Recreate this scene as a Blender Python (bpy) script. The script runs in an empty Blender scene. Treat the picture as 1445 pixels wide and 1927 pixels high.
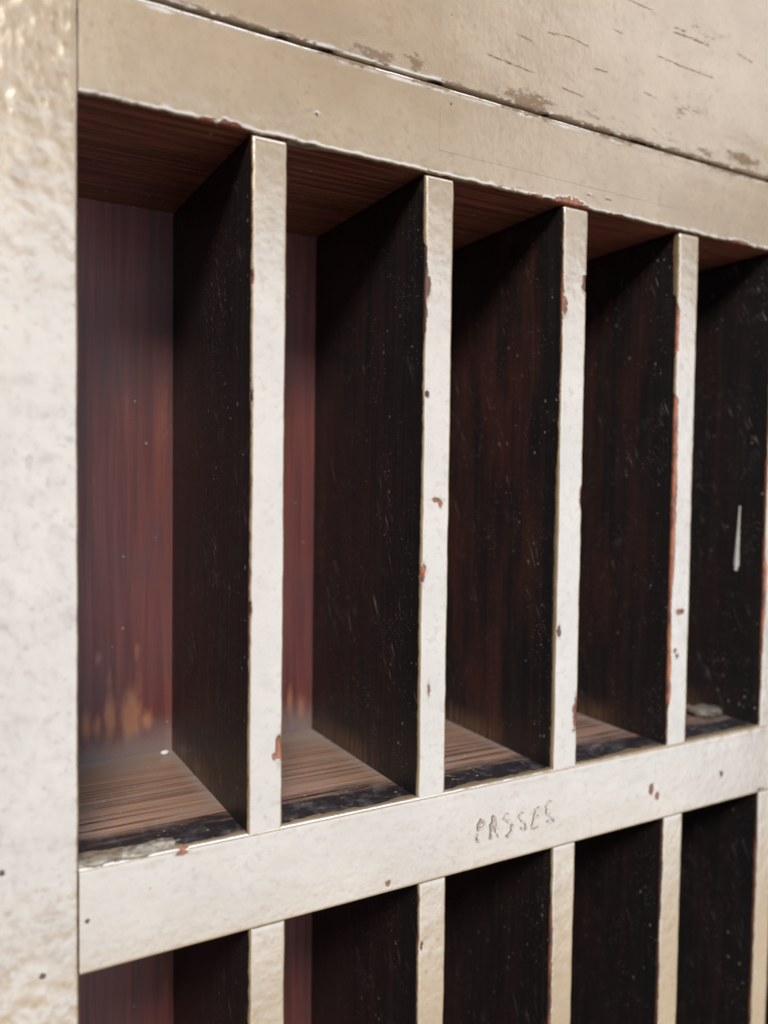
import bpy, math, random
import numpy as np
from mathutils import Matrix, Vector

scene = bpy.context.scene
COL = scene.collection
random.seed(7)

# ------------------------------------------------------------------ camera
CAM = np.array([0.0, -0.35, 0.0])            # metres; the cabinet's face is the plane y = 0
YAW, PITCH, ROLL, FPX = math.radians(29.332), math.radians(-2.208), math.radians(0.7107), 1543.5
cy, sy, cp, sp, cr, sr = (math.cos(YAW), math.sin(YAW), math.cos(PITCH), math.sin(PITCH), math.cos(ROLL), math.sin(ROLL))
FWD = np.array([sy*cp, cy*cp, sp])
_r = np.array([cy, -sy, 0.0]); _u = np.cross(_r, FWD)
RIGHT = _r*cr + _u*sr
UP = -_r*sr + _u*cr
cam_data = bpy.data.cameras.new('camera')
cam = bpy.data.objects.new('camera', cam_data); COL.objects.link(cam)
m = Matrix.Identity(4)
for i in range(3):
    m[i][0] = RIGHT[i]; m[i][1] = UP[i]; m[i][2] = -FWD[i]; m[i][3] = CAM[i]
cam.matrix_world = m
cam_data.sensor_fit = 'HORIZONTAL'; cam_data.sensor_width = 36.0
cam_data.lens = 36.0*FPX/1445.0
cam_data.clip_start = 0.01; cam_data.clip_end = 100.0
cam_data.dof.use_dof = True
cam_data.dof.focus_distance = 0.412
cam_data.dof.aperture_fstop = 5.6
scene.camera = cam

# ------------------------------------------------------------------ light
world = bpy.data.worlds.new('World'); scene.world = world
world.use_nodes = True
bg = world.node_tree.nodes['Background']
bg.inputs[0].default_value = (0.90, 0.74, 0.58, 1); bg.inputs[1].default_value = 0.09   # dim warm room

def area(name, loc, target, sx, sz, power, col):
    l = bpy.data.lights.new(name, 'AREA'); l.shape = 'RECTANGLE'; l.size = sx; l.size_y = sz
    l.energy = power; l.color = col
    o = bpy.data.objects.new(name, l); COL.objects.link(o)
    o.location = loc
    d = Vector(target) - Vector(loc)
    o.rotation_euler = d.to_track_quat('-Z', 'Y').to_euler()
    return o
# the big daylight opening opposite the cabinet
WIN = area('window_light', (1.85, -2.4, -0.40), (1.85, 0, -0.40), 4.3, 2.66, 90.0, (0.86, 0.98, 1.12))
# warm sunlit floor in front of that opening, seen as the light it gives back
FLOOR = area('floor_bounce', (1.6, -1.75, -1.95), (1.6, -0.75, -0.25), 4.2, 1.3, 17.0, (1.0, 0.80, 0.55))
# a lamp or skylight high up on the left
TOPL = area('high_light', (-0.46, -1.52, 1.25), (0.2, 0, 0.0), 0.6, 0.5, 58.0, (1.0, 0.91, 0.78))

# cool skylight overhead, just in front of the cabinet
SKYL = area('overhead_skylight', (0.6, -0.95, 2.1), (0.4, -0.1, -0.2), 2.6, 1.4, 58.0, (0.80, 0.95, 1.16))
# added pale fill high on the far right, for a soft sheen on the header
SIDE = area('side_fill_light', (3.5, -2.3, 2.35), (0.4, 0, 0.2), 2.2, 1.6, 13.0, (0.95, 0.95, 1.0))

scene.view_settings.view_transform = 'Standard'
scene.view_settings.look = 'None'
scene.view_settings.exposure = 0.0
scene.view_settings.gamma = 1.0

# ------------------------------------------------------------------ helpers
def ray(px, py):
    return FWD + RIGHT*((px - 722.5)/FPX) - UP*((py - 963.5)/FPX)
def face(px, py, y=0.0):                     # photo pixel -> point of the plane y
    v = ray(px, py); t = (y - CAM[1])/v[1]
    return CAM + v*t
def onx(px, py, x):                          # photo pixel -> point of the plane x
    v = ray(px, py); return CAM + v*(x/v[0])
def onz(px, py, z):                          # photo pixel -> point of the plane z
    v = ray(px, py); return CAM + v*(z/v[2])

def _h(ix, iy, s):
    n = (ix*374761393 + iy*668265263 + s*974634777) & 0xFFFFFFFF
    n = ((n ^ (n >> 13))*1274126177) & 0xFFFFFFFF
    return ((n ^ (n >> 16)) & 0xFFFF)/65535.0
def vnoise(x, y, s=0):
    x = np.asarray(x, float); y = np.asarray(y, float) + 0*x; x = x + 0*y
    ix = np.floor(x).astype(np.int64); iy = np.floor(y).astype(np.int64)
    fx = x - ix; fy = y - iy
    fx = fx*fx*(3 - 2*fx); fy = fy*fy*(3 - 2*fy)
    a = _h(ix, iy, s); b = _h(ix+1, iy, s); c = _h(ix, iy+1, s); d = _h(ix+1, iy+1, s)
    return (a*(1-fx) + b*fx)*(1-fy) + (c*(1-fx) + d*fx)*fy
def fbm(x, y, s=0, o=3):
    v = 0; a = 0.5; t = 0
    for k in range(o):
        v = v + a*vnoise(np.asarray(x)*2**k, np.asarray(y)*2**k, s+k*17); t += a; a *= 0.5
    return v/t*2 - 1                         # -1..1
def sstep(a, b, x):
    t = np.clip((x - a)/(b - a), 0, 1); return t*t*(3 - 2*t)

class G:                                     # terse node-graph writer
    def __init__(s, name):
        s.m = bpy.data.materials.new(name); s.m.use_nodes = True
        s.t = s.m.node_tree; s.t.nodes.clear()
    def n(s, typ, **kw):
        x = s.t.nodes.new(typ)
        for k, v in kw.items(): setattr(x, k, v)
        return x
    def put(s, sock, v):
        if isinstance(v, bpy.types.NodeSocket): s.t.links.new(v, sock)
        elif isinstance(v, (tuple, list)) and sock.type == 'RGBA': sock.default_value = (*v[:3], 1)
        else: sock.default_value = v
    def coord(s): return s.n('ShaderNodeTexCoord').outputs['Object']
    def attr(s, nm): return s.n('ShaderNodeAttribute', attribute_name=nm).outputs['Fac']
    def mul3(s, v, k):
        x = s.n('ShaderNodeVectorMath', operation='MULTIPLY'); s.put(x.inputs[0], v); x.inputs[1].default_value = k
        return x.outputs[0]
    def noise(s, v, scale=1.0, detail=3.0, rough=0.55, dist=0.0):
        x = s.n('ShaderNodeTexNoise'); s.put(x.inputs['Vector'], v)
        x.inputs['Scale'].default_value = scale; x.inputs['Detail'].default_value = detail
        x.inputs['Roughness'].default_value = rough; x.inputs['Distortion'].default_value = dist
        return x.outputs['Fac']
    def vor(s, v, scale, feature='F1'):
        x = s.n('ShaderNodeTexVoronoi', feature=feature); s.put(x.inputs['Vector'], v); x.inputs['Scale'].default_value = scale
        return x
    def math(s, op, a, b=0.0, c=0.0, clamp=False):
        x = s.n('ShaderNodeMath', operation=op, use_clamp=clamp)
        s.put(x.inputs[0], a); s.put(x.inputs[1], b)
        if len(x.inputs) > 2: s.put(x.inputs[2], c)
        return x.outputs[0]
    def map(s, v, a, b, c=0.0, d=1.0, smooth=True):
        x = s.n('ShaderNodeMapRange', interpolation_type='SMOOTHSTEP' if smooth else 'LINEAR')
        s.put(x.inputs[0], v)
        for i, k in enumerate((a, b, c, d)): s.put(x.inputs[i+1], k)
        return x.outputs[0]
    def mix(s, f, a, b):
        x = s.n('ShaderNodeMix', data_type='RGBA')
        s.put(x.inputs[0], f); s.put(x.inputs[6], a); s.put(x.inputs[7], b); return x.outputs[2]
    def xyz(s, v):
        x = s.n('ShaderNodeSeparateXYZ'); s.put(x.inputs[0], v); return x.outputs
    def out(s, col, rough, height, dist=0.001, spec=0.5, coat=None, coat_r=0.2):
        b = s.n('ShaderNodeBsdfPrincipled'); o = s.n('ShaderNodeOutputMaterial')
        s.put(b.inputs['Base Color'], col); s.put(b.inputs['Roughness'], rough); s.put(b.inputs['Specular IOR Level'], spec)
        if coat is not None:
            s.put(b.inputs['Coat Weight'], coat); s.put(b.inputs['Coat Roughness'], coat_r); b.inputs['Coat IOR'].default_value = 2.15
        if height is not None:
            bp = s.n('ShaderNodeBump'); bp.inputs['Strength'].default_value = 1.0; bp.inputs['Distance'].default_value = dist
            s.put(bp.inputs['Height'], height); s.t.links.new(bp.outputs[0], b.inputs['Normal']); s.t.links.new(bp.outputs[0], b.inputs['Coat Normal'])
        s.t.links.new(b.outputs[0], o.inputs[0])
        return s.m

def painted(name, grain, wood='side', blob=0.35, stroke=(1, 1, 1), stain=0.4):
    """Old cream gloss paint over dark stained wood; the mesh carries where the paint stops (pd, mm)."""
    g = G(name); co = g.coord(); X, Y, Z = g.xyz(co)
    pd = g.attr('pd'); raw = g.attr('raw'); dirt = g.attr('dirt')
    edge_n = g.noise(co, 800, 5, 0.7)
    pdn = g.math('ADD', pd, g.math('MULTIPLY', g.math('SUBTRACT', edge_n, 0.5), 1.7))
    P = g.map(pdn, -0.10, 0.10)
    # --- paint
    big = g.noise(co, 22, 4, 0.6)
    med = g.noise(co, 75, 4, 0.6, 0.3)
    pc = g.mix(g.map(big, 0.35, 0.68), (0.222, 0.157, 0.091), (0.258, 0.190, 0.118))
    st1 = g.math('MULTIPLY', g.map(med, 0.52, 0.74), stain)
    mott = g.noise(co, 230, 3, 0.6)
    st2 = g.math('MULTIPLY', g.map(mott, 0.50, 0.72), g.map(g.noise(co, 35, 2, 0.5), 0.38, 0.62, 0.15 + 0.3*stain, 0.35 + 0.8*stain))
    ST = g.math('MAXIMUM', st1, st2, clamp=True)
    pc = g.mix(ST, pc, (0.165, 0.098, 0.047))
    brush = g.noise(g.mul3(co, stroke), 60, 5, 0.65)
    pc = g.mix(g.math('MULTIPLY', g.map(brush, 0.5, 0.78), 0.3), pc, (0.17, 0.115, 0.068))
    sp1 = g.noise(co, 520, 2, 0.5)
    pc = g.mix(g.math('MULTIPLY', g.map(sp1, 0.72, 0.79), 0.55), pc, (0.16, 0.10, 0.07))
    sp2 = g.vor(co, 95); 
    spr = g.xyz(sp2.outputs['Color'])[0]
    spot = g.math('MULTIPLY', g.map(sp2.outputs['Distance'], 0.10, 0.05), g.map(spr, 0.90, 0.91))
    pc = g.mix(g.math('MULTIPLY', spot, 0.8), pc, (0.12, 0.06, 0.035))
    dn = g.noise(g.mul3(co, tuple(min(1.0, k + 0.25) for k in stroke)), 520, 5, 0.72)
    D = g.math('MULTIPLY', g.map(g.math('ADD', dn, g.math('MULTIPLY', dirt, 0.42)), 0.68, 0.84), g.map(dirt, 0.02, 0.25))
    pc = g.mix(g.math('MULTIPLY', D, 0.72), pc, (0.085, 0.052, 0.032))
    rim = g.math('MULTIPLY', g.map(pdn, 1.1, 0.1), 0.35)             # grubby margin of the paint film
    pc = g.mix(rim, pc, (0.17, 0.12, 0.077))
    # --- wood below
    gr = g.noise(g.mul3(co, grain), 1.0, 5, 0.65, 0.4)
    gr2 = g.noise(g.mul3(co, tuple(k*3.1 for k in grain)), 1.0, 3, 0.6)
    patch = g.noise(co, 28, 3, 0.55)
    if wood == 'side':
        brown = g.attr('brown')
        wc = g.mix(g.map(gr, 0.40, 0.75), (0.011, 0.0102, 0.0118), (0.023, 0.017, 0.0175))
        bz = g.math('MULTIPLY', g.map(Y, 0.008, 0.03), g.map(g.noise(g.mul3(co, (20, 48, 11)), 1.0, 4, 0.6), 0.36, 0.66))
        wc = g.mix(g.math('MULTIPLY', g.math('MULTIPLY', bz, brown), g.map(gr2, 0.30, 0.70, 0.35, 1.0)), wc, (0.085, 0.028, 0.022))
        low = g.map(g.math('ADD', Z, g.math('MULTIPLY', g.math('SUBTRACT', gr2, 0.5), 0.02)), -0.143, -0.158)
        low = g.math('MULTIPLY', g.math('MULTIPLY', low, g.map(Z, -0.164, -0.161)), g.map(Y, 0.035, 0.07))
        wc = g.mix(g.math('MULTIPLY', g.math('MULTIPLY', low, g.map(gr2, 0.42, 0.60)), 0.7), wc, (0.20, 0.11, 0.062))
    elif wood == 'shelf':
        line = g.map(g.noise(g.mul3(co, (5, 560, 200)), 1.0, 3, 0.55), 0.46, 0.58)
        wc = g.mix(g.map(gr, 0.35, 0.7), (0.245, 0.142, 0.098), (0.31, 0.19, 0.135))
        wc = g.mix(g.math('MULTIPLY', line, g.map(Y, 0.10, 0.03, 0.35, 0.95)), wc, (0.040, 0.018, 0.015))
        bn = g.math('ADD', Y, g.math('MULTIPLY', g.math('SUBTRACT', g.noise(g.mul3(co, (40, 260, 40)), 1.0, 4, 0.6), 0.5), 0.032))
        wc = g.mix(g.map(bn, 0.036, 0.019), wc, (0.016, 0.013, 0.015))
        wc = g.mix(g.math('MULTIPLY', g.map(g.noise(g.mul3(co, (0.45, 1, 1)), 330, 3, 0.65), 0.64, 0.72), g.map(Y, 0.036, 0.014, 0.0, 0.8)), wc, (0.40, 0.22, 0.15))
        frx = g.math('FRACT', g.math('DIVIDE', g.math('SUBTRACT', X, 0.1278), 0.0902))
        wall = g.math('MAXIMUM', g.map(frx, 0.90, 1.0), g.map(frx, 0.26, 0.18))
        wall = g.math('MULTIPLY', wall, g.map(g.math('ADD', Y, g.math('MULTIPLY', g.math('SUBTRACT', patch, 0.5), 0.06)), 0.02, 0.05))
        wc = g.mix(g.math('MULTIPLY', wall, 0.55), wc, (0.24, 0.21, 0.20))
        du = g.map(g.math('ADD', Y, g.math('MULTIPLY', g.math('SUBTRACT', patch, 0.5), 0.05)), 0.095, 0.130)
        wc = g.mix(g.math('MULTIPLY', du, 0.55), wc, (0.27, 0.235, 0.22))
        wc = g.mix(g.math('MULTIPLY', g.map(g.noise(co, 90, 5, 0.7), 0.45, 0.75), 0.35), wc, (0.22, 0.20, 0.20))
    else:                                                            # underside of the top rail
        wc = g.mix(g.map(gr, 0.35, 0.7), (0.075, 0.022, 0.013), (0.20, 0.065, 0.035))
    # splashes, dust and scuffs on the wood
    rnd = g.n('ShaderNodeObjectInfo').outputs['Random']
    cb = g.n('ShaderNodeCombineXYZ')
    g.put(cb.inputs[0], g.math('ADD', Y, g.math('MULTIPLY', rnd, 9.0)) if wood == 'side' else X)
    g.put(cb.inputs[1], g.math('MULTIPLY', Z, 0.75) if wood == 'side' else Y)
    v = g.n('ShaderNodeTexVoronoi', voronoi_dimensions='2D'); g.put(v.inputs['Vector'], cb.outputs[0]); v.inputs['Scale'].default_value = 230
    vr = g.xyz(v.outputs['Color'])
    sizes = g.math('MULTIPLY', g.math('POWER', vr[1], 3.0), 0.17)
    fl = g.math('MULTIPLY', g.map(g.math('SUBTRACT', v.outputs['Distance'], sizes), 0.035, -0.035), g.map(g.math('ADD', vr[0], g.math('MULTIPLY', patch, 1.5)), 1.60, 1.64))
    v2 = g.n('ShaderNodeTexVoronoi', voronoi_dimensions='2D'); g.put(v2.inputs['Vector'], cb.outputs[0]); v2.inputs['Scale'].default_value = 640
    v2r = g.xyz(v2.outputs['Color'])
    fl2 = g.math('MULTIPLY', g.map(v2.outputs['Distance'], 0.20, 0.10), g.map(g.math('ADD', v2r[0], g.math('MULTIPLY', g.noise(co, 45, 3, 0.65), 2.4)), 2.12, 2.2))
    fl = g.math('MULTIPLY', fl, g.map(Y, 0.0, 0.11, 1.0, 0.25)) if wood == 'side' else fl
    fl = g.math('MAXIMUM', fl, g.math('MULTIPLY', fl2, v2r[1]))
    wc = g.mix(g.math('MULTIPLY', fl, 0.5), wc, (0.42, 0.38, 0.34))
    sc = g.noise(g.mul3(co, (200, 260, 90)), 1.0, 4, 0.7, 1.2)
    scm = g.math('MULTIPLY', g.map(sc, 0.66, 0.74), g.map(patch, 0.52, 0.66))
    wc = g.mix(g.math('MULTIPLY', scm, 0.30), wc, (0.36, 0.31, 0.28))
    if wood == 'side':                                               # fine scratches and hazy scuffs
        mp = g.n('ShaderNodeMapping'); g.put(mp.inputs['Vector'], co); mp.inputs['Rotation'].default_value = (0.42, 0, 0)
        of = g.n('ShaderNodeVectorMath', operation='ADD'); g.put(of.inputs[0], mp.outputs[0])
        cx = g.n('ShaderNodeCombineXYZ'); g.put(cx.inputs[1], g.math('MULTIPLY', rnd, 3.0)); g.put(of.inputs[1], cx.outputs[0])
        s1 = g.noise(g.mul3(of.outputs[0], (40, 900, 55)), 1.0, 2, 0.5)
        s2 = g.noise(g.mul3(co, (40, 260, 700)), 1.0, 2, 0.5)
        zone = g.noise(g.mul3(of.outputs[0], (15, 30, 16)), 1.0, 3, 0.6)
        sm_ = g.math('MAXIMUM', g.map(s1, 0.66, 0.72), g.math('MULTIPLY', g.map(s2, 0.70, 0.76), 0.6))
        wc = g.mix(g.math('MULTIPLY', g.math('MULTIPLY', sm_, g.map(zone, 0.48, 0.62)), 0.62), wc, (0.30, 0.27, 0.25))
        wc = g.mix(g.math('MULTIPLY', g.map(g.noise(of.outputs[0], 75, 5, 0.7), 0.56, 0.80), g.map(zone, 0.46, 0.7, 0.05, 0.30)), wc, (0.20, 0.19, 0.20))
    # bare wood in the chips
    rc = g.mix(g.map(g.noise(g.mul3(co, (1, 1, 0.4)), 260, 4, 0.6), 0.36, 0.66), (0.27, 0.095, 0.043), (0.10, 0.034, 0.021))
    wc = g.mix(raw, wc, rc)
    col = g.mix(P, wc, pc)
    rough = g.map(P, 0, 1, 0.42, 0.24)
    rough = g.math('ADD', rough, g.math('MULTIPLY', D, 0.3))
    # --- relief
    h1 = g.noise(g.mul3(co, (1, 1, 0.8)), 150, 1.0, 0.4); h2 = g.noise(g.mul3(co, (1, 1, 0.7)), 430, 1.5, 0.5)
    hp = g.math('ADD', g.math('MULTIPLY', h1, blob), g.math('MULTIPLY', h2, 0.085))
    hp = g.math('ADD', hp, g.math('MULTIPLY', brush, 0.06))
    hp = g.math('ADD', hp, g.math('MULTIPLY', P, 0.22))
    hw = g.math('ADD', g.math('MULTIPLY', gr, 0.16), g.math('MULTIPLY', gr2, 0.10))
    hw = g.math('ADD', hw, g.math('MULTIPLY', fl, 0.1))
    hm = g.n('ShaderNodeMix', data_type='FLOAT'); g.put(hm.inputs[0], P); g.put(hm.inputs[2], hw); g.put(hm.inputs[3], hp)
    return g.out(col, rough, hm.outputs[0], 0.001, g.math('SUBTRACT', g.map(P, 0, 1, 0.4, 1.0), g.math('MULTIPLY', D, 0.8)), g.math('MULTIPLY', g.math('MULTIPLY', P, g.math('SUBTRACT', 1.0, D)), g.math('SUBTRACT', 1.0, g.math('ADD', g.math('MULTIPLY', rim, 1.6), g.math('MULTIPLY', ST, 0.25), clamp=True))), rough)

M_DIV = painted('painted_divider', (330, 260, 6), 'side', 0.17, (1, 1, 0.25))
M_STILE = painted('painted_stile', (330, 120, 14), 'side', 0.55, (1, 1, 0.5), 0.75)
M_SHELF = painted('painted_shelf', (9, 300, 300), 'shelf', 0.07, (0.2, 1, 1), 0.3)
M_TOP = painted('painted_rail', (12, 260, 260), 'under', 0.11, (0.2, 1, 1), 0.3)
M_HEAD = painted('painted_header', (12, 260, 260), 'side', 0.08, (0.15, 1, 1), 0.25)

def back_material():
    g = G('stained_back'); co = g.coord(); X, Y, Z = g.xyz(co)
    gr = g.noise(g.mul3(co, (170, 100, 7)), 1.0, 5, 0.62, 0.5)
    gr2 = g.noise(g.mul3(co, (420, 100, 16)), 1.0, 3, 0.6)
    c = g.mix(g.map(gr, 0.25, 0.78), (0.088, 0.028, 0.029), (0.175, 0.055, 0.048))
    c = g.mix(g.math('MULTIPLY', g.map(gr2, 0.45, 0.78), 0.3), c, (0.045, 0.018, 0.017))
    # rubbed patches low on the back
    rub = g.attr('rub')
    rn = g.math('ADD', rub, g.math('MULTIPLY', g.math('SUBTRACT', g.noise(g.mul3(co, (260, 60, 90)), 1.0, 3, 0.6), 0.5), 0.5))
    c = g.mix(g.math('MULTIPLY', g.map(rn, 0.15, 0.85), 0.85), c, (0.38, 0.175, 0.095))
    cloud = g.noise(g.mul3(co, (1, 1, 0.55)), 26, 5, 0.62)
    c = g.mix(g.math('MULTIPLY', g.map(cloud, 0.38, 0.72), 0.5), c, (0.072, 0.052, 0.062))
    dz = g.math('ADD', Z, g.math('MULTIPLY', g.math('SUBTRACT', cloud, 0.5), 0.03))
    c = g.mix(g.math('MULTIPLY', g.math('MULTIPLY', g.map(dz, -0.140, -0.163), g.map(Z, -0.19, -0.165)), 0.5), c, (0.27, 0.24, 0.235))
    v = g.vor(co, 160); vr = g.xyz(v.outputs['Color'])
    fl = g.math('MULTIPLY', g.map(v.outputs['Distance'], 0.16, 0.06), g.map(vr[0], 0.86, 0.88))
    c = g.mix(g.math('MULTIPLY', fl, 0.5), c, (0.40, 0.34, 0.34))
    return g.out(c, 0.45, g.math('ADD', g.math('MULTIPLY', gr, 0.2), g.math('MULTIPLY', gr2, 0.12)), 0.001, 0.25)
M_BACK = back_material()

def plain(name, a, b, scale, rough, bump, spec=0.5, coat=None):
    g = G(name); co = g.coord()
    n = g.noise(co, scale, 4, 0.6)
    return g.out(g.mix(g.map(n, 0.35, 0.65), a, b), rough, n, bump, spec, coat)
M_PENCIL = plain('pencil_mark', (0.10, 0.072, 0.052), (0.20, 0.145, 0.095), 900, 0.35, 0.0001, 0.5, 0.7)
M_PENCIL2 = plain('faint_pencil_mark', (0.22, 0.16, 0.105), (0.30, 0.215, 0.14), 900, 0.3, 0.0001, 0.8, 0.95)
M_LUMP = plain('dried_paint', (0.13, 0.105, 0.075), (0.26, 0.225, 0.18), 190, 0.3, 0.0016)
M_DRIP = plain('pale_drip', (0.40, 0.39, 0.38), (0.50, 0.48, 0.46), 200, 0.3, 0.0003)
M_DUST = plain('dusty_lump', (0.05, 0.042, 0.036), (0.13, 0.11, 0.092), 120, 0.7, 0.001)
M_HOLE = plain('nail_rust', (0.05, 0.035, 0.03), (0.11, 0.075, 0.06), 500, 0.7, 0.0003)
M_CRACK = plain('crack_dirt', (0.13, 0.085, 0.052), (0.26, 0.175, 0.105), 300, 0.8, 0.0001)
M_STEEL = plain('nail_steel', (0.55, 0.55, 0.55), (0.7, 0.7, 0.7), 300, 0.25, 0.0002)
M_WOOD = plain('dark_carcass', (0.03, 0.014, 0.010), (0.06, 0.025, 0.016), 60, 0.5, 0.0003)

# ------------------------------------------------------------------ the cabinet root
Z_TOP, Z_BASE = 0.43, -0.600
BASE = Vector((0.32, 0.065, Z_BASE))
root = bpy.data.objects.new('pigeonhole_cabinet', None); COL.objects.link(root)
root.location = BASE; root.empty_display_size = 0.1
root['label'] = 'old wooden pigeonhole cabinet in chipped cream gloss paint with dark stained narrow slots'
root['category'] = 'cabinet'

def link(name, me, mat, parent=root):
    o = bpy.data.objects.new(name, me); COL.objects.link(o)
    if mat and not me.materials: me.materials.append(mat)
    if parent is not None:
        o.parent = parent
        o.location = -BASE if parent is root else (0, 0, 0)
    return o

def grid(name, P, mat, attrs, parent=root, caps=True):
    """P: (rows, cols, 3) swept skin; attrs: name -> (rows, cols). Ends are closed with one polygon each."""
    R, C = P.shape[:2]
    idx = np.arange(R*C).reshape(R, C)
    q = np.stack([idx[:-1, :-1], idx[:-1, 1:], idx[1:, 1:], idx[1:, :-1]], -1).reshape(-1, 4)
    loops = q.ravel(); starts = np.arange(len(q))*4; tot = np.full(len(q), 4)
    if caps:
        a = np.arange(R*C, R*C + C)[::-1]; b = np.arange(R*C + C, R*C + 2*C)   # end caps get their own vertices, so the skin keeps its normals
        P = np.concatenate([P.reshape(-1, 3), P[0], P[-1]]); attrs = {k: np.concatenate([np.broadcast_to(v, (R, C)).reshape(-1), np.broadcast_to(v, (R, C))[0], np.broadcast_to(v, (R, C))[-1]]) for k, v in attrs.items()}
        starts = np.concatenate([starts, [len(loops), len(loops)+C]]); tot = np.concatenate([tot, [C, C]])
        loops = np.concatenate([loops, a, b])
    me = bpy.data.meshes.new(name)
    me.vertices.add(P.size//3); me.vertices.foreach_set('co', P.reshape(-1).astype(np.float32))
    me.loops.add(len(loops)); me.loops.foreach_set('vertex_index', loops.astype(np.int32))
    me.polygons.add(len(starts)); me.polygons.foreach_set('loop_start', starts.astype(np.int32))
    try: me.polygons.foreach_set('loop_total', tot.astype(np.int32))
    except Exception: pass
    sm = np.ones(len(starts), bool)
    if caps: sm[-2:] = False
    me.polygons.foreach_set('use_smooth', sm)
    for k, v in attrs.items():
        at = me.attributes.new(k, 'FLOAT', 'POINT'); at.data.foreach_set('value', np.ascontiguousarray(v).reshape(-1).astype(np.float32))
    me.update(calc_edges=True); me.validate()
    return link(name, me, mat, parent)

MM = 0.001
def profile(segs):
    """segs: list of (p0, p1, n) straight runs in 2-D; returns points and outward normals, arcs where runs meet come from the runs' own small chamfer points."""
    pts = []
    for (a, b, n) in segs:
        t = np.linspace(0, 1, n, endpoint=False)[:, None]
        pts.append(np.array(a)*(1-t) + np.array(b)*t)
    pts.append(np.array([segs[-1][1]], float))
    return np.concatenate(pts)
def arc(c, r, a0, a1, n):
    t = np.radians(np.linspace(a0, a1, n)); return np.stack([c[0] + r*np.cos(t), c[1] + r*np.sin(t)], -1)
def dens(a, b, near, far, ratio=1.35):
    """distances from a to b, steps growing from near to far."""
    out = [a]; s = near; sg = 1 if b > a else -1
    while abs(out[-1] - a) + s < abs(b - a):
        out.append(out[-1] + sg*s); s = min(s*ratio, far)
    out.append(b); return np.array(out)

def ctrl(z, pts):                            # smooth control curve from [(z, value)...]
    pts = sorted(pts); return np.interp(z, [p[0] for p in pts], [p[1] for p in pts])
def ell(u, v, cu, cv, ru, rv, seed=0):       # signed distance-ish (mm) to a ragged ellipse, negative inside
    n = 0.6*fbm(u*700, v*500, seed, 3)
    d = np.sqrt(((u-cu)/ru)**2 + ((v-cv)/rv)**2) - 1 + n
    return d*min(ru, rv)/MM

# ------------------------------------------------------------------ dividers
DEPTH = 0.1317
ZT, ZS, ZM, ZB = 0.1535, 0.1968, -0.1620, -0.2065
Z_LOW = -0.5200

def divider(x0t, x1t, x0b, x1b, z0, z1, seed, left, chips=(), right=-0.4, rawness=0.8, brown=0.12):
    """left: control points (z, mm): paint edge measured from the front-left arris, minus = wraps on to the side."""
    z = np.concatenate([np.linspace(z0, z1, int((z1-z0)/0.0009)), [z1]])
    w = x1t - x0t
    r = 0.0014
    d = dens(r, DEPTH - 0.0002, 0.0006, 0.010, 1.22)
    f = np.linspace(r, w - r, int((w-2*r)/0.0008))
    L = np.stack([np.zeros(len(d)), d], -1)[::-1]
    A1 = arc((r, r), r, 180, 270, 6)[1:-1]
    F = np.stack([f, np.zeros(len(f))], -1)
    A2 = arc((w-r, r), r, 270, 360, 6)[1:-1]
    Rr = np.stack([np.full(len(d), w), d], -1)
    pr = np.concatenate([L, A1, F, A2, Rr])
    seg = np.linalg.norm(np.diff(pr, axis=0), axis=1); s = np.concatenate([[0], np.cumsum(seg)])
    s0 = s[len(L)-1] + r*0.8                 # front-left arris
    u = (s - s0)                             # 0 at arris; front width ~ w
    uw = s[-1] - 2*s0 if False else w
    nrm = np.zeros_like(pr); t = np.gradient(pr, axis=0); nrm[:, 0] = t[:, 1]; nrm[:, 1] = -t[:, 0]
    nrm /= np.linalg.norm(nrm, axis=1)[:, None]
    U, Zg = np.meshgrid(u, z)
    ul = ctrl(z, left) + 0.55*fbm(z*190, z*0 + seed, seed, 3) + 0.25*fbm(z*700, z*0, seed+5, 2)
    ur = (w/MM) - right + 0.5*fbm(z*160, z*0 + seed, seed+9, 3) - 0.2
    pd = np.minimum(U/MM - ul[:, None], ur[:, None] - U/MM)
    raw = np.zeros_like(pd)
    bare = sstep(-1.6, -0.6, U/MM)*sstep(-0.9, 0.3, ul[:, None])*rawness*sstep(-0.8, 0.2, fbm(Zg*60, U*200, seed+3, 2) + 0.35)
    raw = np.maximum(raw, bare*(U < w*0.5))
    for (cu, cz, ru, rz, rw) in chips:
        e = ell(U, Zg, cu, cz, ru, rz, seed)
        pd = np.minimum(pd, e); raw = np.maximum(raw, rw*sstep(0.4, -0.1, e))
    thick = 0.33*sstep(-0.35, 0.35, pd)
    lump = 0.07*fbm(Zg*110, U*110, seed+31, 3)*sstep(0, 0.6, pd)
    wob = (0.34*fbm(Zg*28, Zg*0 + (U > w/2)*7.3, seed+41, 3) + 0.20*fbm(Zg*120, Zg*0 + (U > w/2)*3.1, seed+43, 2))
    off = (thick + lump)*MM
    k = (z - z0)/(z1 - z0)
    x0 = x0b + (x0t - x0b)*k; 
    P = np.zeros(U.shape + (3,))
    fr = 1 - sstep(0.002, 0.05, pr[:, 1])    # wobble only towards the front
    P[..., 0] = x0[:, None] + pr[None, :, 0] + nrm[None, :, 0]*off + wob*MM*fr[None, :]
    P[..., 1] = 0.0005 + (seed*37 % 11)*.00006 + pr[None, :, 1] + nrm[None, :, 1]*off
    P[..., 2] = Zg
    front = (pr[:, 1] < 0.004)
    for i, dy in ((-1, 1.0), (-2, 0.45), (-3, 0.15)):
        P[i, front, 1] += dy*MM; 
    dirt = np.clip(0.25*sstep(0.2, 0.9, fbm(Zg*14, U*30, seed+51, 2)), 0, 1)
    return grid('divider', P, M_DIV, dict(pd=pd, raw=np.clip(raw, 0, 1), dirt=dirt, brown=np.full_like(pd, brown)))

def zf(x, y): return float(face(x, y)[2])
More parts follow.
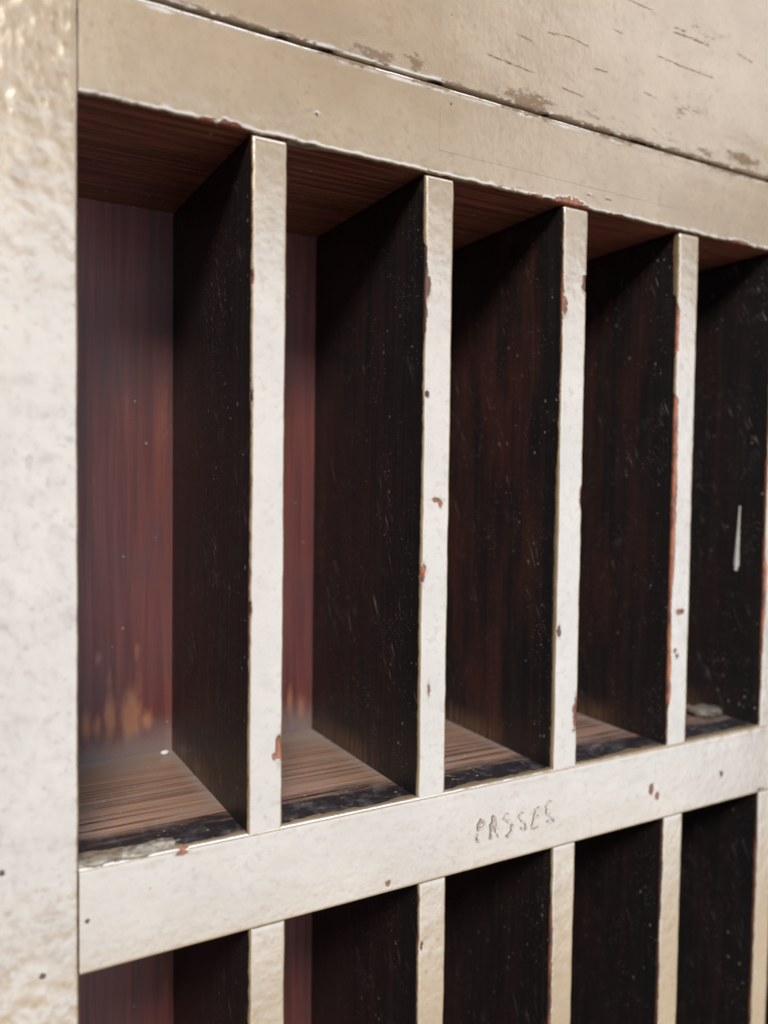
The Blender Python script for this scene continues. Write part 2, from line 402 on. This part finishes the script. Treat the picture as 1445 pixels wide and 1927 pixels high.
# upper row: x in metres from the photograph's geometry
d1l = [(zf(472, 250), -0.5), (zf(472, 700), -0.4), (zf(470, 1000), -0.2), (zf(468, 1560), -0.6)]
d1 = divider(.1278, .1444, .1278, .1444, ZM-.0022, ZT-.0015, 11, d1l,
             [(.0148, zf(524, 1410), .0016, .0062, 1.0), (.0125, zf(517, 1425), .0010, .0015, .9),
              (.0, zf(472, 520), .0007, .003, .1), (.0, zf(472, 740), .0006, .004, .1), (.0, zf(470, 1150), .0006, .004, .3)])
d2l = [(zf(805, 325), -1.6), (zf(805, 420), -2.2), (zf(803, 452), -1.8), (zf(803, 465), 0.7), (zf(801, 610), 0.6), (zf(800, 640), -.6),
       (zf(797, 800), -.5), (zf(795, 1000), -1.1), (zf(790, 1200), -.8), (zf(785, 1490), -1.4)]
d2 = divider(.2188, .2354, .2188, .2354, ZM-.0022, ZT-.0015, 23, d2l,
             [(.0085, zf(823, 941), .0030, .0011, .8), (.0107, zf(829, 948), .0010, .0020, .8), (.0006, zf(796, 1080), .0018, .0048, .9),
              (.0052, zf(810, 1298), .0007, .003, .8), (.0018, zf(806, 742), .0012, .0014, .1), (.0008, zf(802, 535), .0016, .006, .15)], rawness=0.25, brown=.22)
d3l = [(zf(1063, 390), -.4), (zf(1062, 470), -.2), (zf(1060, 545), .2), (zf(1058, 620), -.5), (zf(1054, 850), -.8), (zf(1050, 880), -2.2),
       (zf(1046, 1000), -2.6), (zf(1046, 1440), -2.0)]
d3 = divider(.3083, .3258, .3083, .3258, ZM-.0022, ZT-.0015, 37, d3l,
             [(.0012, zf(1063, 575), .0022, .0055, .45), (.0165, zf(1102, 532), .0026, .0042, .35), (.0168, zf(1097, 940), .0013, .0055, .9),
              (.0158, zf(1083, 1345), .0020, .0095, .9), (.002, zf(1052, 1190), .0012, .003, .3)], brown=.7)
d4l = [(zf(1283, 440), -4.5), (zf(1282, 550), -4.0), (zf(1282, 558), -1.5), (zf(1281, 570), -1.0), (zf(1280, 578), 1.1), (zf(1279, 660), .8), (zf(1278, 672), -1.3),
       (zf(1276, 740), -1.5), (zf(1276, 750), 1.6), (zf(1274, 900), 2.6), (zf(1272, 1060), 2.2), (zf(1271, 1130), .8), (zf(1269, 1165), 1.0),
       (zf(1266, 1310), 2.0), (zf(1262, 1340), -.3), (zf(1256, 1400), -.6)]
d4 = divider(.4000, .4169, .4000, .4169, ZM-.0022, ZT-.0015, 41, d4l,
             [(.0085, zf(1280, 1152), .0030, .0016, .5), (.007, zf(1277, 1235), .0010, .0014, .3), (.005, zf(1274, 1225), .0009, .0011, .3)], rawness=1.0, brown=.38)
d5l = [(zf(1440, 480), -1), (zf(1442, 1050), .2), (zf(1442, 1065), 2.2), (zf(1440, 1150), 2.0), (zf(1438, 1200), .5), (zf(1434, 1360), -1)]
d5 = divider(.4885, .5055, .4885, .5055, ZM-.0022, ZT-.0015, 59, d5l, rawness=1.0)
# lower row
def flat(a, b=None): return [(Z_LOW, a if b is None else b), (ZB, a)]
divider(.1289, .1464, .1292, .1467, Z_LOW, ZB-.0003, 61, flat(-.7))
divider(.2200, .2370, .2202, .2372, Z_LOW, ZB-.0003, 67, flat(-.4), [(.002, -.24, .0008, .002, .4)])
divider(.3098, .3268, .3080, .3250, Z_LOW, ZB-.0003, 71, [(ZB, -1.4), (zf(1040, 1680), -.6), (zf(1040, 1760), 1.0), (-.4, 1.2), (Z_LOW, 1)], rawness=.7)
divider(.3980, .4155, .3960, .4135, Z_LOW, ZB-.0003, 73, [(ZB, .2), (zf(1246, 1650), 0.6), (zf(1246, 1760), -.5), (-.3, .6), (Z_LOW, 0)], rawness=.35)
divider(.4895, .5060, .4870, .5035, Z_LOW, ZB-.0003, 79, [(ZB, -1), (zf(1430, 1600), .8), (-.3, .4), (Z_LOW, 0)], rawness=.6)

# ------------------------------------------------------------------ horizontal members
XR = 0.5790                                   # inner edge of the right stile
def sweep_x(name, pr, s, xs, mat, fn, y_off=0.0):
    t = np.gradient(pr, axis=0); nrm = np.stack([t[:, 1], -t[:, 0]], -1)
    nrm /= np.linalg.norm(nrm, axis=1)[:, None]
    S, Xg = np.meshgrid(s, xs)
    pd, raw, dirt, extra = fn(S, Xg)
    off = (0.33*sstep(-0.35, 0.35, pd) + 0.07*fbm(Xg*70, S*120, 5, 3)*sstep(0, .6, pd) + extra)*MM
    P = np.zeros(S.shape + (3,))
    P[..., 0] = Xg
    P[..., 1] = y_off + pr[None, :, 0] + nrm[None, :, 0]*off
    P[..., 2] = pr[None, :, 1] + nrm[None, :, 1]*off
    return grid(name, P, mat, dict(pd=pd, raw=np.clip(raw, 0, 1), dirt=np.clip(dirt, 0, 1)))
def arclen(pr, i0):
    seg = np.linalg.norm(np.diff(pr, axis=0), axis=1); s = np.concatenate([[0], np.cumsum(seg)])
    return s - s[i0]

XL = 0.0549
xs = np.arange(XL, XR - .0004, 0.0009)
XMID = [.1361, .2271, .3170, .4085, .4970]

# shelf: underside (back to front) -> front face -> top (front to back);  profile in (y, z)
r = 0.0024
dd = dens(r, DEPTH - .0004, .0007, .009, 1.15)
under = np.stack([dd[::-1], np.full(len(dd), ZB)], -1)
rb = 0.0009
a1 = arc((rb, ZB + rb), rb, 270, 180, 6)[1:-1]
fz = np.linspace(ZB + rb, ZM - r, 50); fr_ = np.stack([np.zeros(50), fz], -1)
a2 = arc((r, ZM - r), r, 180, 90, 10)[1:-1]
top = np.stack([dd, np.full(len(dd), ZM)], -1)
pr = np.concatenate([under, a1, fr_, a2, top])[::-1]
# reversed so that the outward normal is (t.z, -t.y)
i_front = len(top) + len(a2)                  # first front point (top of the face)
s = arclen(pr, i_front)                       # negative on the shelf top, 0..44.5 mm on the face, more below
HF = (ZM - ZB)
def shelf_fn(S, X):
    wrap = 6.5 + 3.0*fbm(X*55, X*0, 3, 3) + 1.0*fbm(X*260, X*0, 4, 2)
    wrap = wrap + 9.0*sstep(.100, .066, X)*(1 + .5*fbm(X*120, X*0, 8, 2))
    pd = np.minimum(S/MM + wrap, (HF/MM + 1.2 + .6*fbm(X*150, X*0, 14, 2)) - S/MM)
    raw = np.zeros_like(pd)
    chips = []
    for (px, py, rx, rz, rw) in [(1225, 1478, .0016, .0028, .6), (1236, 1492, .0013, .0020, .5), (1357, 1449, .0012, .0016, .1), (730, 1654, .0013, .0012, .7),
                                 (845, 1462, .0007, .0009, .3), (345, 1586, .0022, .0010, .9)]:
        c = face(px, py); chips.append((c[0], (ZM - c[2]), rx, rz, rw))
    for px, py, rx, rs, rw in [(342, 1584, .0022, .0010, 1.0)]:
        c = face(px, py); chips.append((c[0], -0.0004, rx, rs, rw))
    for (cx, cs, rx, rs, rw) in chips:
        e = ell(X, S, cx, cs, rx, rs, 7); pd = np.minimum(pd, e); raw = np.maximum(raw, rw*sstep(.4, -.1, e))
    dirt = 0.10*sstep(0, .8, fbm(X*9, S*30, 19, 2))
    for (px, py, rr, a) in [(322, 1768, .0042, .35), (1430, 1475, .006, .7), (1300, 1440, .004, .4)]:
        c = face(px, py); dirt = np.maximum(dirt, a*np.exp(-((X-c[0])**2 + (S-(ZM-c[2]))**2)/rr**2))
    extra = 0.22*np.exp(-((S/MM + 2.0)/2.4)**2)*(0.5 + fbm(X*150, S*60, 21, 2))      # build-up of paint along the arris
    return pd, raw, dirt, extra
shelf = sweep_x('shelf', pr, s, np.arange(.0547, XR - .0004, .0009), M_SHELF, shelf_fn, y_off=-0.0002)

# top rail: top edge -> front face -> bottom arris -> underside
zt2 = ZS - 0.0004
r = 0.0012
topd = np.stack([dens(r, .022, .001, .006)[::-1], np.full(len(dens(r, .022, .001, .006)), zt2)], -1)
b1 = arc((r, zt2 - r), r, 90, 180, 5)[1:-1]
fr_ = np.stack([np.zeros(50), np.linspace(zt2 - r, ZT + r, 50)], -1)
b2 = arc((r, ZT + r), r, 180, 270, 6)[1:-1]
und = np.stack([dd, np.full(len(dd), ZT)], -1)
pr = np.concatenate([topd, b1, fr_, b2, und])
i_front = len(topd) + len(b1)
s = arclen(pr, i_front) - r*0
HT = zt2 - ZT
def top_fn(S, X):
    w = -0.1 + 1.3*fbm(X*70, X*0, 33, 3) + .7*fbm(X*300, X*0, 34, 2)
    # paint that runs on to the underside to the right of dividers 1 and 2
    w = w + 3.2*2.0*sstep(.1450, .1462, X)*sstep(.176, .150, X) + 2.6*sstep(.2358, .237, X)*sstep(.252, .240, X)
    e_ = (HT/MM) + w
    pd = e_ - S/MM
    raw = np.zeros_like(pd)
    for (px, py, rx, rz, rw, ss) in [(390, 215, .0040, .0016, .35, 1), (432, 226, .0060, .0022, .10, 1), (1008, 366, .0050, .0015, .7, 1), (1033, 368, .003, .0010, .5, 1),
                                 (1072, 376, .0105, .0040, .75, 1), (1095, 388, .006, .0022, .35, 1), (1165, 405, .008, .0018, .15, 1), (1330, 445, .006, .0015, .5, 1), (1395, 455, .0095, .0020, .9, 1),
                                 (596, 210, .0009, .0006, .2, 0), (1109, 363, .0016, .0005, .2, 0), (1143, 371, .0016, .0005, .2, 0), (250, 195, .004, .0008, .1, 1)]:
        c = face(px, py); cs = (zt2 - c[2]) if not ss else max(zt2 - c[2], HT - .0006)
        e = ell(X, S, c[0], cs, rx, rz, 9); pd = np.minimum(pd, e); raw = np.maximum(raw, rw*sstep(.4, -.1, e))
    dirt = .12*sstep(.1, .8, fbm(X*12, S*30, 29, 2)) + .9*np.exp(-((S - HT)/.0024)**2)*sstep(-.35, .35, fbm(X*45, X*0, 30, 3)) + .85*np.exp(-((S + .0005)/.0022)**2)*(.35 + .65*sstep(-.3, .3, fbm(X*35, X*0, 39, 3)))
    extra = 0.5*np.exp(-((S - HT)/.0022)**2)*(.2 + 1.5*fbm(X*190, S*120, 31, 3)) + .35*np.exp(-(S/.0012)**2)*(.4 + fbm(X*90, X*0, 35, 2))
    return pd, raw, dirt, extra
top_rail = sweep_x('top_rail', pr, s, xs, M_TOP, top_fn)

# header board above, a hair proud of the rail
r = 0.0012; zh = ZS + 0.0011
und = np.stack([dens(r, .024, .001, .006)[::-1], np.full(len(dens(r, .024, .001, .006)), zh)], -1)
h1 = arc((r, zh + r), r, 270, 180, 5)[1:-1]
hz = dens(zh + r, Z_TOP, .0009, .004, 1.03)
hf = np.stack([np.zeros(len(hz)), hz], -1)
ht = np.stack([np.array([.003, .012, .024]), np.full(3, Z_TOP + .0005)], -1)
pr = np.concatenate([und, h1, hf, ht])[::-1]
s = pr[:, 1] - zh
def head_fn(S, X):
    pd = np.full_like(S, 3.0); raw = np.zeros_like(S)
    e = ell(X, S, .21, 0, .03, .0004, 3)
    edge = S/MM + .35 - .55*sstep(.1, .7, fbm(X*85, X*0, 63, 3))
    pd = np.minimum(pd, edge)
    dirt = np.zeros_like(S)
    for (px, py, rx, rz, a) in [(700, 100, .020, .004, 1.0), (780, 118, .008, .005, 1.0), (990, 185, .022, .005, 1.0), (935, 160, .010, .003, .5), (1300, 205, .020, .006, .55),
                                (1275, 215, .006, .005, .7), (1395, 300, .018, .005, 1.0), (1325, 285, .012, .004, .7), (1240, 255, .03, .006, .4), (1320, 60, .03, .010, .4),
                                (860, 160, .01, .003, .6), (1110, 215, .03, .006, .45)]:
        c = face(px, py)
        dirt = np.maximum(dirt, a*np.exp(-((X-c[0])/rx)**2 - ((S-(c[2]-zh))/rz)**2))
    dirt = np.maximum(dirt, .95*np.exp(-(S/.0026)**2)*sstep(-.6, .1, fbm(X*30, X*0, 66, 2)))
    extra = -.3*np.exp(-(S/.002)**2)*sstep(.1, .6, fbm(X*85, X*0, 63, 3)) + .3*fbm(X*15, S*40, 68, 2)
    return pd, raw, dirt, extra
header = sweep_x('header_board', pr, s, xs, M_HEAD, head_fn, y_off=-0.0006)

# bottom rail (below the picture, closes the lower row)
r = 0.0016
under = np.stack([dens(r, DEPTH, .001, .02, 1.4)[::-1], np.full(len(dens(r, DEPTH, .001, .02, 1.4)), Z_BASE)], -1)
a1 = arc((r, Z_BASE + r), r, 270, 180, 5)[1:-1]
fr_ = np.stack([np.zeros(30), np.linspace(Z_BASE + r, Z_LOW - r, 30)], -1)
a2 = arc((r, Z_LOW - r), r, 180, 90, 5)[1:-1]
tp = np.stack([dens(r, DEPTH, .001, .01, 1.2), np.full(len(dens(r, DEPTH, .001, .01, 1.2)), Z_LOW)], -1)
pr = np.concatenate([under, a1, fr_, a2, tp])[::-1]
s = arclen(pr, len(tp) + len(a2))
def low_fn(S, X):
    pd = S/MM + 5 + 2*fbm(X*60, X*0, 90, 3); return pd, pd*0, pd*0, pd*0
sweep_x('bottom_rail', pr, s, xs[::2], M_SHELF, low_fn)

# ------------------------------------------------------------------ stiles (sweep along z)
def stile(x0, x1, seed, inner):
    """inner = +1: the open side is on the right."""
    z = np.arange(Z_BASE, Z_TOP, .0011); w = x1 - x0; r = .0013
    d = dens(r, DEPTH + .006, .0008, .012, 1.3)
    L = np.stack([np.zeros(len(d)), d], -1)[::-1]; A1 = arc((r, r), r, 180, 270, 5)[1:-1]
    f = np.linspace(r, w-r, int(w/.0016)); F = np.stack([f, 0*f], -1); A2 = arc((w-r, r), r, 270, 360, 5)[1:-1]
    Rr = np.stack([np.full(len(d), w), d], -1)
    pr = np.concatenate([L, A1, F, A2, Rr]); t = np.gradient(pr, axis=0); nrm = np.stack([t[:, 1], -t[:, 0]], -1); nrm /= np.linalg.norm(nrm, axis=1)[:, None]
    u = arclen(pr, len(L) - 1); U, Zg = np.meshgrid(u, z)
    Y = np.broadcast_to(pr[:, 1], U.shape)
    side = (pr[:, 0] > w/2) if inner > 0 else (pr[:, 0] < w/2)
    wr = 1.2 + .8*fbm(z*120, z*0, seed, 3)
    pd = np.where(side[None, :], wr[:, None] - Y/MM, 5.0)
    wob = .35*fbm(Zg*30, Zg*0, seed+2, 3)
    off = (.3*sstep(-.3, .3, pd) + .12*fbm(Zg*95, U*95, seed+3, 3)*sstep(0, .6, pd))*MM
    P = np.zeros(U.shape + (3,))
    P[..., 0] = x0 + pr[None, :, 0] + nrm[None, :, 0]*off + np.where(side[None, :], wob*MM, 0)
    P[..., 1] = pr[None, :, 1] + nrm[None, :, 1]*off - .0005
    P[..., 2] = Zg
    return grid('stile', P, M_STILE, dict(pd=pd, raw=pd*0, dirt=.12*sstep(.2, .9, fbm(Zg*11, U*25, seed+6, 2))))
stile_l = stile(-0.050, 0.0544, 101, +1)
stile_r = stile(XR + .0003, XR + .105, 113, -1)

# ------------------------------------------------------------------ back and carcass
def box(name, lo, hi, mat, parent=root, bev=0.0):
    x0, y0, z0 = lo; x1, y1, z1 = hi
    vs = [(x0,y0,z0),(x1,y0,z0),(x1,y1,z0),(x0,y1,z0),(x0,y0,z1),(x1,y0,z1),(x1,y1,z1),(x0,y1,z1)]
    fs = [(3,2,1,0),(4,5,6,7),(0,1,5,4),(1,2,6,5),(2,3,7,6),(3,0,4,7)]
    me = bpy.data.meshes.new(name); me.from_pydata(vs, [], fs); me.update()
    return link(name, me, mat, parent)
def back_panel():
    x = np.arange(.0550, XR, .0015); z = np.concatenate([np.arange(Z_BASE + .001, -.24, .01), np.arange(-.24, .16, .0015), np.arange(.16, Z_TOP, .01)])
    X, Zg = np.meshgrid(x, z); rub = np.zeros_like(X)
    for px, py, rx, rz, a in [(162, 1366, 9, 30, .8), (183, 1370, 8, 24, .7), (206, 1350, 9, 46, .95), (246, 1348, 17, 46, 1.0), (277, 1355, 11, 22, .75), (206, 1285, 5, 40, .45),
                              (185, 1240, 7, 16, .5), (258, 1228, 7, 18, .5), (262, 1290, 6, 40, .4), (176, 930, 3, 80, .35), (240, 760, 6, 30, .35), (310, 760, 8, 120, .35),
                              (545, 1318, 7, 36, .7), (566, 1330, 8, 30, .6), (190, 1890, 9, 10, .6), (312, 1870, 8, 60, .35)]:
        c = face(px, py, DEPTH); k = .4817/FPX*1.12
        rub = np.maximum(rub, a*np.exp(-((X-c[0])/(rx*k*1.05))**2 - ((Zg-c[2])/(rz*k))**2))
    P = np.stack([X, np.full_like(X, DEPTH) + .0003*fbm(X*40, Zg*5, 77, 2), Zg], -1)
    P[:, 0, 1] += .006; P[:, -1, 1] += .006; P[0, :, 1] += .006; P[-1, :, 1] += .006
    return grid('back_panel', P, M_BACK, dict(rub=rub), caps=False)
back_panel()
box('top_filler', (0.0552, .0245, ZT + .004), (XR - .0005, DEPTH - .0005, ZS - .001), M_WOOD)

# ------------------------------------------------------------------ small marks and bits
def strip(name, polys, mat, parent, y=-0.0012, w=0.00045, jitter=.25, seed=1, merge=True):
    """Thin, slightly raised strokes lying on a face (points are x, z)."""
    rnd = random.Random(seed); vs = []; fs = []
    for pl in polys:
        pl = [np.array(p, float) for p in pl]
        pts = []
        for a, b in zip(pl[:-1], pl[1:]):
            n = max(2, int(np.linalg.norm(b-a)/.0012))
            for i in range(n): pts.append(a + (b-a)*i/n)
        pts.append(pl[-1])
        b0 = len(vs)
        for i, p in enumerate(pts):
            q = pts[min(i+1, len(pts)-1)] - pts[max(i-1, 0)]; q = q/(np.linalg.norm(q) + 1e-9); nn = np.array([-q[1], q[0]])
            end = min(1, .35 + min(i, len(pts)-1-i)*.5)
            ww = w*(1 + rnd.uniform(-jitter, jitter)*1.6)*end
            c = p + nn*rnd.uniform(-jitter, jitter)*w
            vs.append((c[0]-nn[0]*ww/2, y, c[1]-nn[1]*ww/2)); vs.append((c[0], y-.00006, c[1])); vs.append((c[0]+nn[0]*ww/2, y, c[1]+nn[1]*ww/2))
        for i in range(len(pts)-1):
            k = b0 + 3*i; fs += [(k, k+1, k+4, k+3), (k+1, k+2, k+5, k+4)]
    me = bpy.data.meshes.new(name); me.from_pydata(vs, [], fs); me.update()
    return link(name, me, mat, parent)

def L(pts): return [(lambda f: (f[0], f[2]))(face(850 + .18*a, 1480 + .18*b)) for a, b in pts]
letters = [
    ('P', [[(300,335),(270,400),(258,470)], [(257,500),(262,590)], [(300,335),(345,380)]], [[(345,380),(320,430),(275,450)]]),
    ('A', [[(430,300),(410,430),(390,560)], [(430,300),(450,360)], [(405,435),(475,432)]], [[(450,360),(478,540)]]),
    ('S', [[(590,275),(550,295)], [(628,378),(632,408)], [(585,525),(560,510)]], [[(550,295),(535,345),(628,385)], [(632,405),(610,480),(575,520)]]),
    ('S', [[(745,262),(705,290),(693,325)], [(775,435),(745,448)]], [[(693,325),(715,365),(765,385),(780,425)], [(745,448),(715,440)]]),
    ('E', [], [[(870,235),(850,330),(830,440)], [(870,235),(920,218)], [(850,330),(905,300)], [(830,440),(905,425)]]),
    ('S', [[(1040,150),(1010,152)], [(1045,325),(1062,345),(1045,365)]], [[(1010,152),(975,215),(990,275),(1045,325)], [(1045,365),(985,372)]]),
]
for ch, dark, faint in letters:
    a = strip('letter', [L(p) for p in dark + faint], M_PENCIL, shelf, y=-0.0011, w=.0014, jitter=.45, seed=ord(ch))
    a.data.materials.append(M_PENCIL2)
    nd = 0
    for p in dark:
        pl = [np.array(q) for q in L(p)]
        nd += sum(max(2, int(np.linalg.norm(b_-a_)/.0012)) for a_, b_ in zip(pl[:-1], pl[1:]))
    for i, f in enumerate(a.data.polygons): f.material_index = 0 if i < nd*2 else 1

# hair cracks in the header board's paint
cr_ = []
for pts in [[(915,102),(950,115),(985,130),(1005,138)], [(1028,60),(1070,70),(1105,88)], [(1235,105),(1280,125),(1340,148)], [(1055,165),(1095,182)], [(1208,172),(1235,187)],
            [(1265,60),(1300,72),(1335,88)], [(1115,128),(1142,136)], [(1180,0),(1225,20)], [(970,62),(1000,78)], [(1385,100),(1415,118)], [(1150,55),(1170,64)], [(1265,50),(1290,60)]]:
    cr_.append([(lambda f: (f[0], f[2]))(face(a, b)) for a, b in pts])
o = strip('paint_crack', cr_, M_CRACK, header, y=-0.00122, w=.00045, jitter=.55, seed=5); o['kind'] = 'stuff'

def disc(name, x, z, r_, mat, parent, y):
    vs = [(x, y-.0001, z)]; fs = []; n = 14; rnd = random.Random(int(x*1e5))
    for k in range(n):
        a = 2*math.pi*k/n; q = r_*rnd.uniform(.8, 1.15); vs.append((x+q*math.cos(a), y+.0003, z+q*math.sin(a)))
    for k in range(n): fs.append((0, 1+(k+1) % n, 1+k))
    me = bpy.data.meshes.new(name); me.from_pydata(vs, [], [f[::-1] for f in fs]); me.update()
    for p in me.polygons: p.use_smooth = True
    return link(name, me, mat, parent)
for px, py, rr, pa, yy in [(164, 1733, .0011, shelf, -.0008), (80, 1836, .0014, stile_l, -.0012), (3, 1642, .0013, stile_l, -.0012), (848, 195, .0008, top_rail, -.0006)]:
    c = face(px, py); disc('nail_hole', c[0], c[2], rr, M_HOLE, pa, yy)

# the strip let into the top rail as a repair
pA = face(826, 200); pB = face(826, 283); pC = face(1150, 288)
zt_, zb_ = pA[2], pB[2]; xa, xb = pA[0], pC[0] + .06
def patch():
    n = 120; x = np.linspace(xa, xb, n); rows = [(zb_, .0006), (zb_+.0003, -.00048), (zt_-.0003, -.00052), (zt_, .0006)]
    P = np.zeros((4, n, 3)); P[..., 0] = x
    for i, (zz, yy) in enumerate(rows): P[i, :, 2] = zz; P[i, :, 1] = yy
    P[:, 0, 1] = .0006; P[:, 1, 0] = xa + .0003
    o = grid('repair_patch', P, M_TOP, dict(pd=np.full((4, n), 3.), raw=np.zeros((4, n)), dirt=np.zeros((4, n))), top_rail, caps=False)
    for f in o.data.polygons: f.use_smooth = False


def blob(name, c, rx, ry, rz, rot, mat, parent, seed, amp=.35):
    n, k = 14, 22; vs = []; fs = []
    for i in range(n+1):
        th = math.pi*i/n
        for j in range(k):
            ph = 2*math.pi*j/k
            d = np.array([math.sin(th)*math.cos(ph), math.sin(th)*math.sin(ph), math.cos(th)])
            q = 1 + amp*float(fbm(d[0]*1.7 + d[2]*1.3 + seed, d[1]*1.7 - d[2]*.7, seed, 3))
            p = d*q*np.array([rx, ry, rz]); x = p[0]*math.cos(rot) - p[1]*math.sin(rot); y = p[0]*math.sin(rot) + p[1]*math.cos(rot)
            vs.append((c[0]+x, c[1]+y, c[2]+p[2]))
    for i in range(n):
        for j in range(k):
            fs.append((i*k+j, (i+1)*k+j, (i+1)*k+(j+1) % k, i*k+(j+1) % k))
    me = bpy.data.meshes.new(name); me.from_pydata(vs, [], fs); me.update()
    for p in me.polygons: p.use_smooth = True
    return link(name, me, mat, parent)
c = onz(270, 1603, ZM); blob('dried_paint_lump', (c[0], c[1], ZM + .0004), .0130, .0040, .0021, .12, M_LUMP, shelf, 3, .9)
c = onz(178, 1622, ZM); blob('dried_paint_lump', (c[0], c[1], ZM + .0002), .008, .004, .0014, .1, M_LUMP, shelf, 9, .9)
c = onz(313, 1420, ZM); blob('nail_head', (c[0]-.001, c[1], ZM + .0012), .0026, .0014, .0013, .1, M_STEEL, shelf, 5, .15)
c = onz(1325, 1345, ZM); w_ = blob('paint_lump', (c[0], c[1], ZM + .002), .0135, .009, .0045, -.2, M_DUST, None, 12, .6)
w_['label'] = 'small pale dusty lump lying on the shelf behind the fourth upright divider'; w_['category'] = 'debris'

# pale drip down the side of the fifth divider
def drip():
    xp = .4885 - .0003; a = onx(1392, 952, xp); b = onx(1384, 1073, xp); vs = []; fs = []; n = 24
    for i in range(n+1):
        t = i/n; c = a + (b - a)*t; hw = .0006 + .0021*t**1.4; hw *= 1 if t < .95 else .55
        for j, (q, h) in enumerate([(-1, 0), (-.6, .7), (0, 1), (.6, .7), (1, 0)]):
            vs.append((xp - h*.0009*(.4+t), c[1] + q*hw, c[2]))
    for i in range(n):
        for j in range(4): k = i*5+j; fs.append((k, k+1, k+6, k+5))
    me = bpy.data.meshes.new('paint_drip'); me.from_pydata(vs, [], fs); me.update()
    for p in me.polygons: p.use_smooth = True
    link('paint_drip', me, M_DRIP, d5)
drip()
patch()
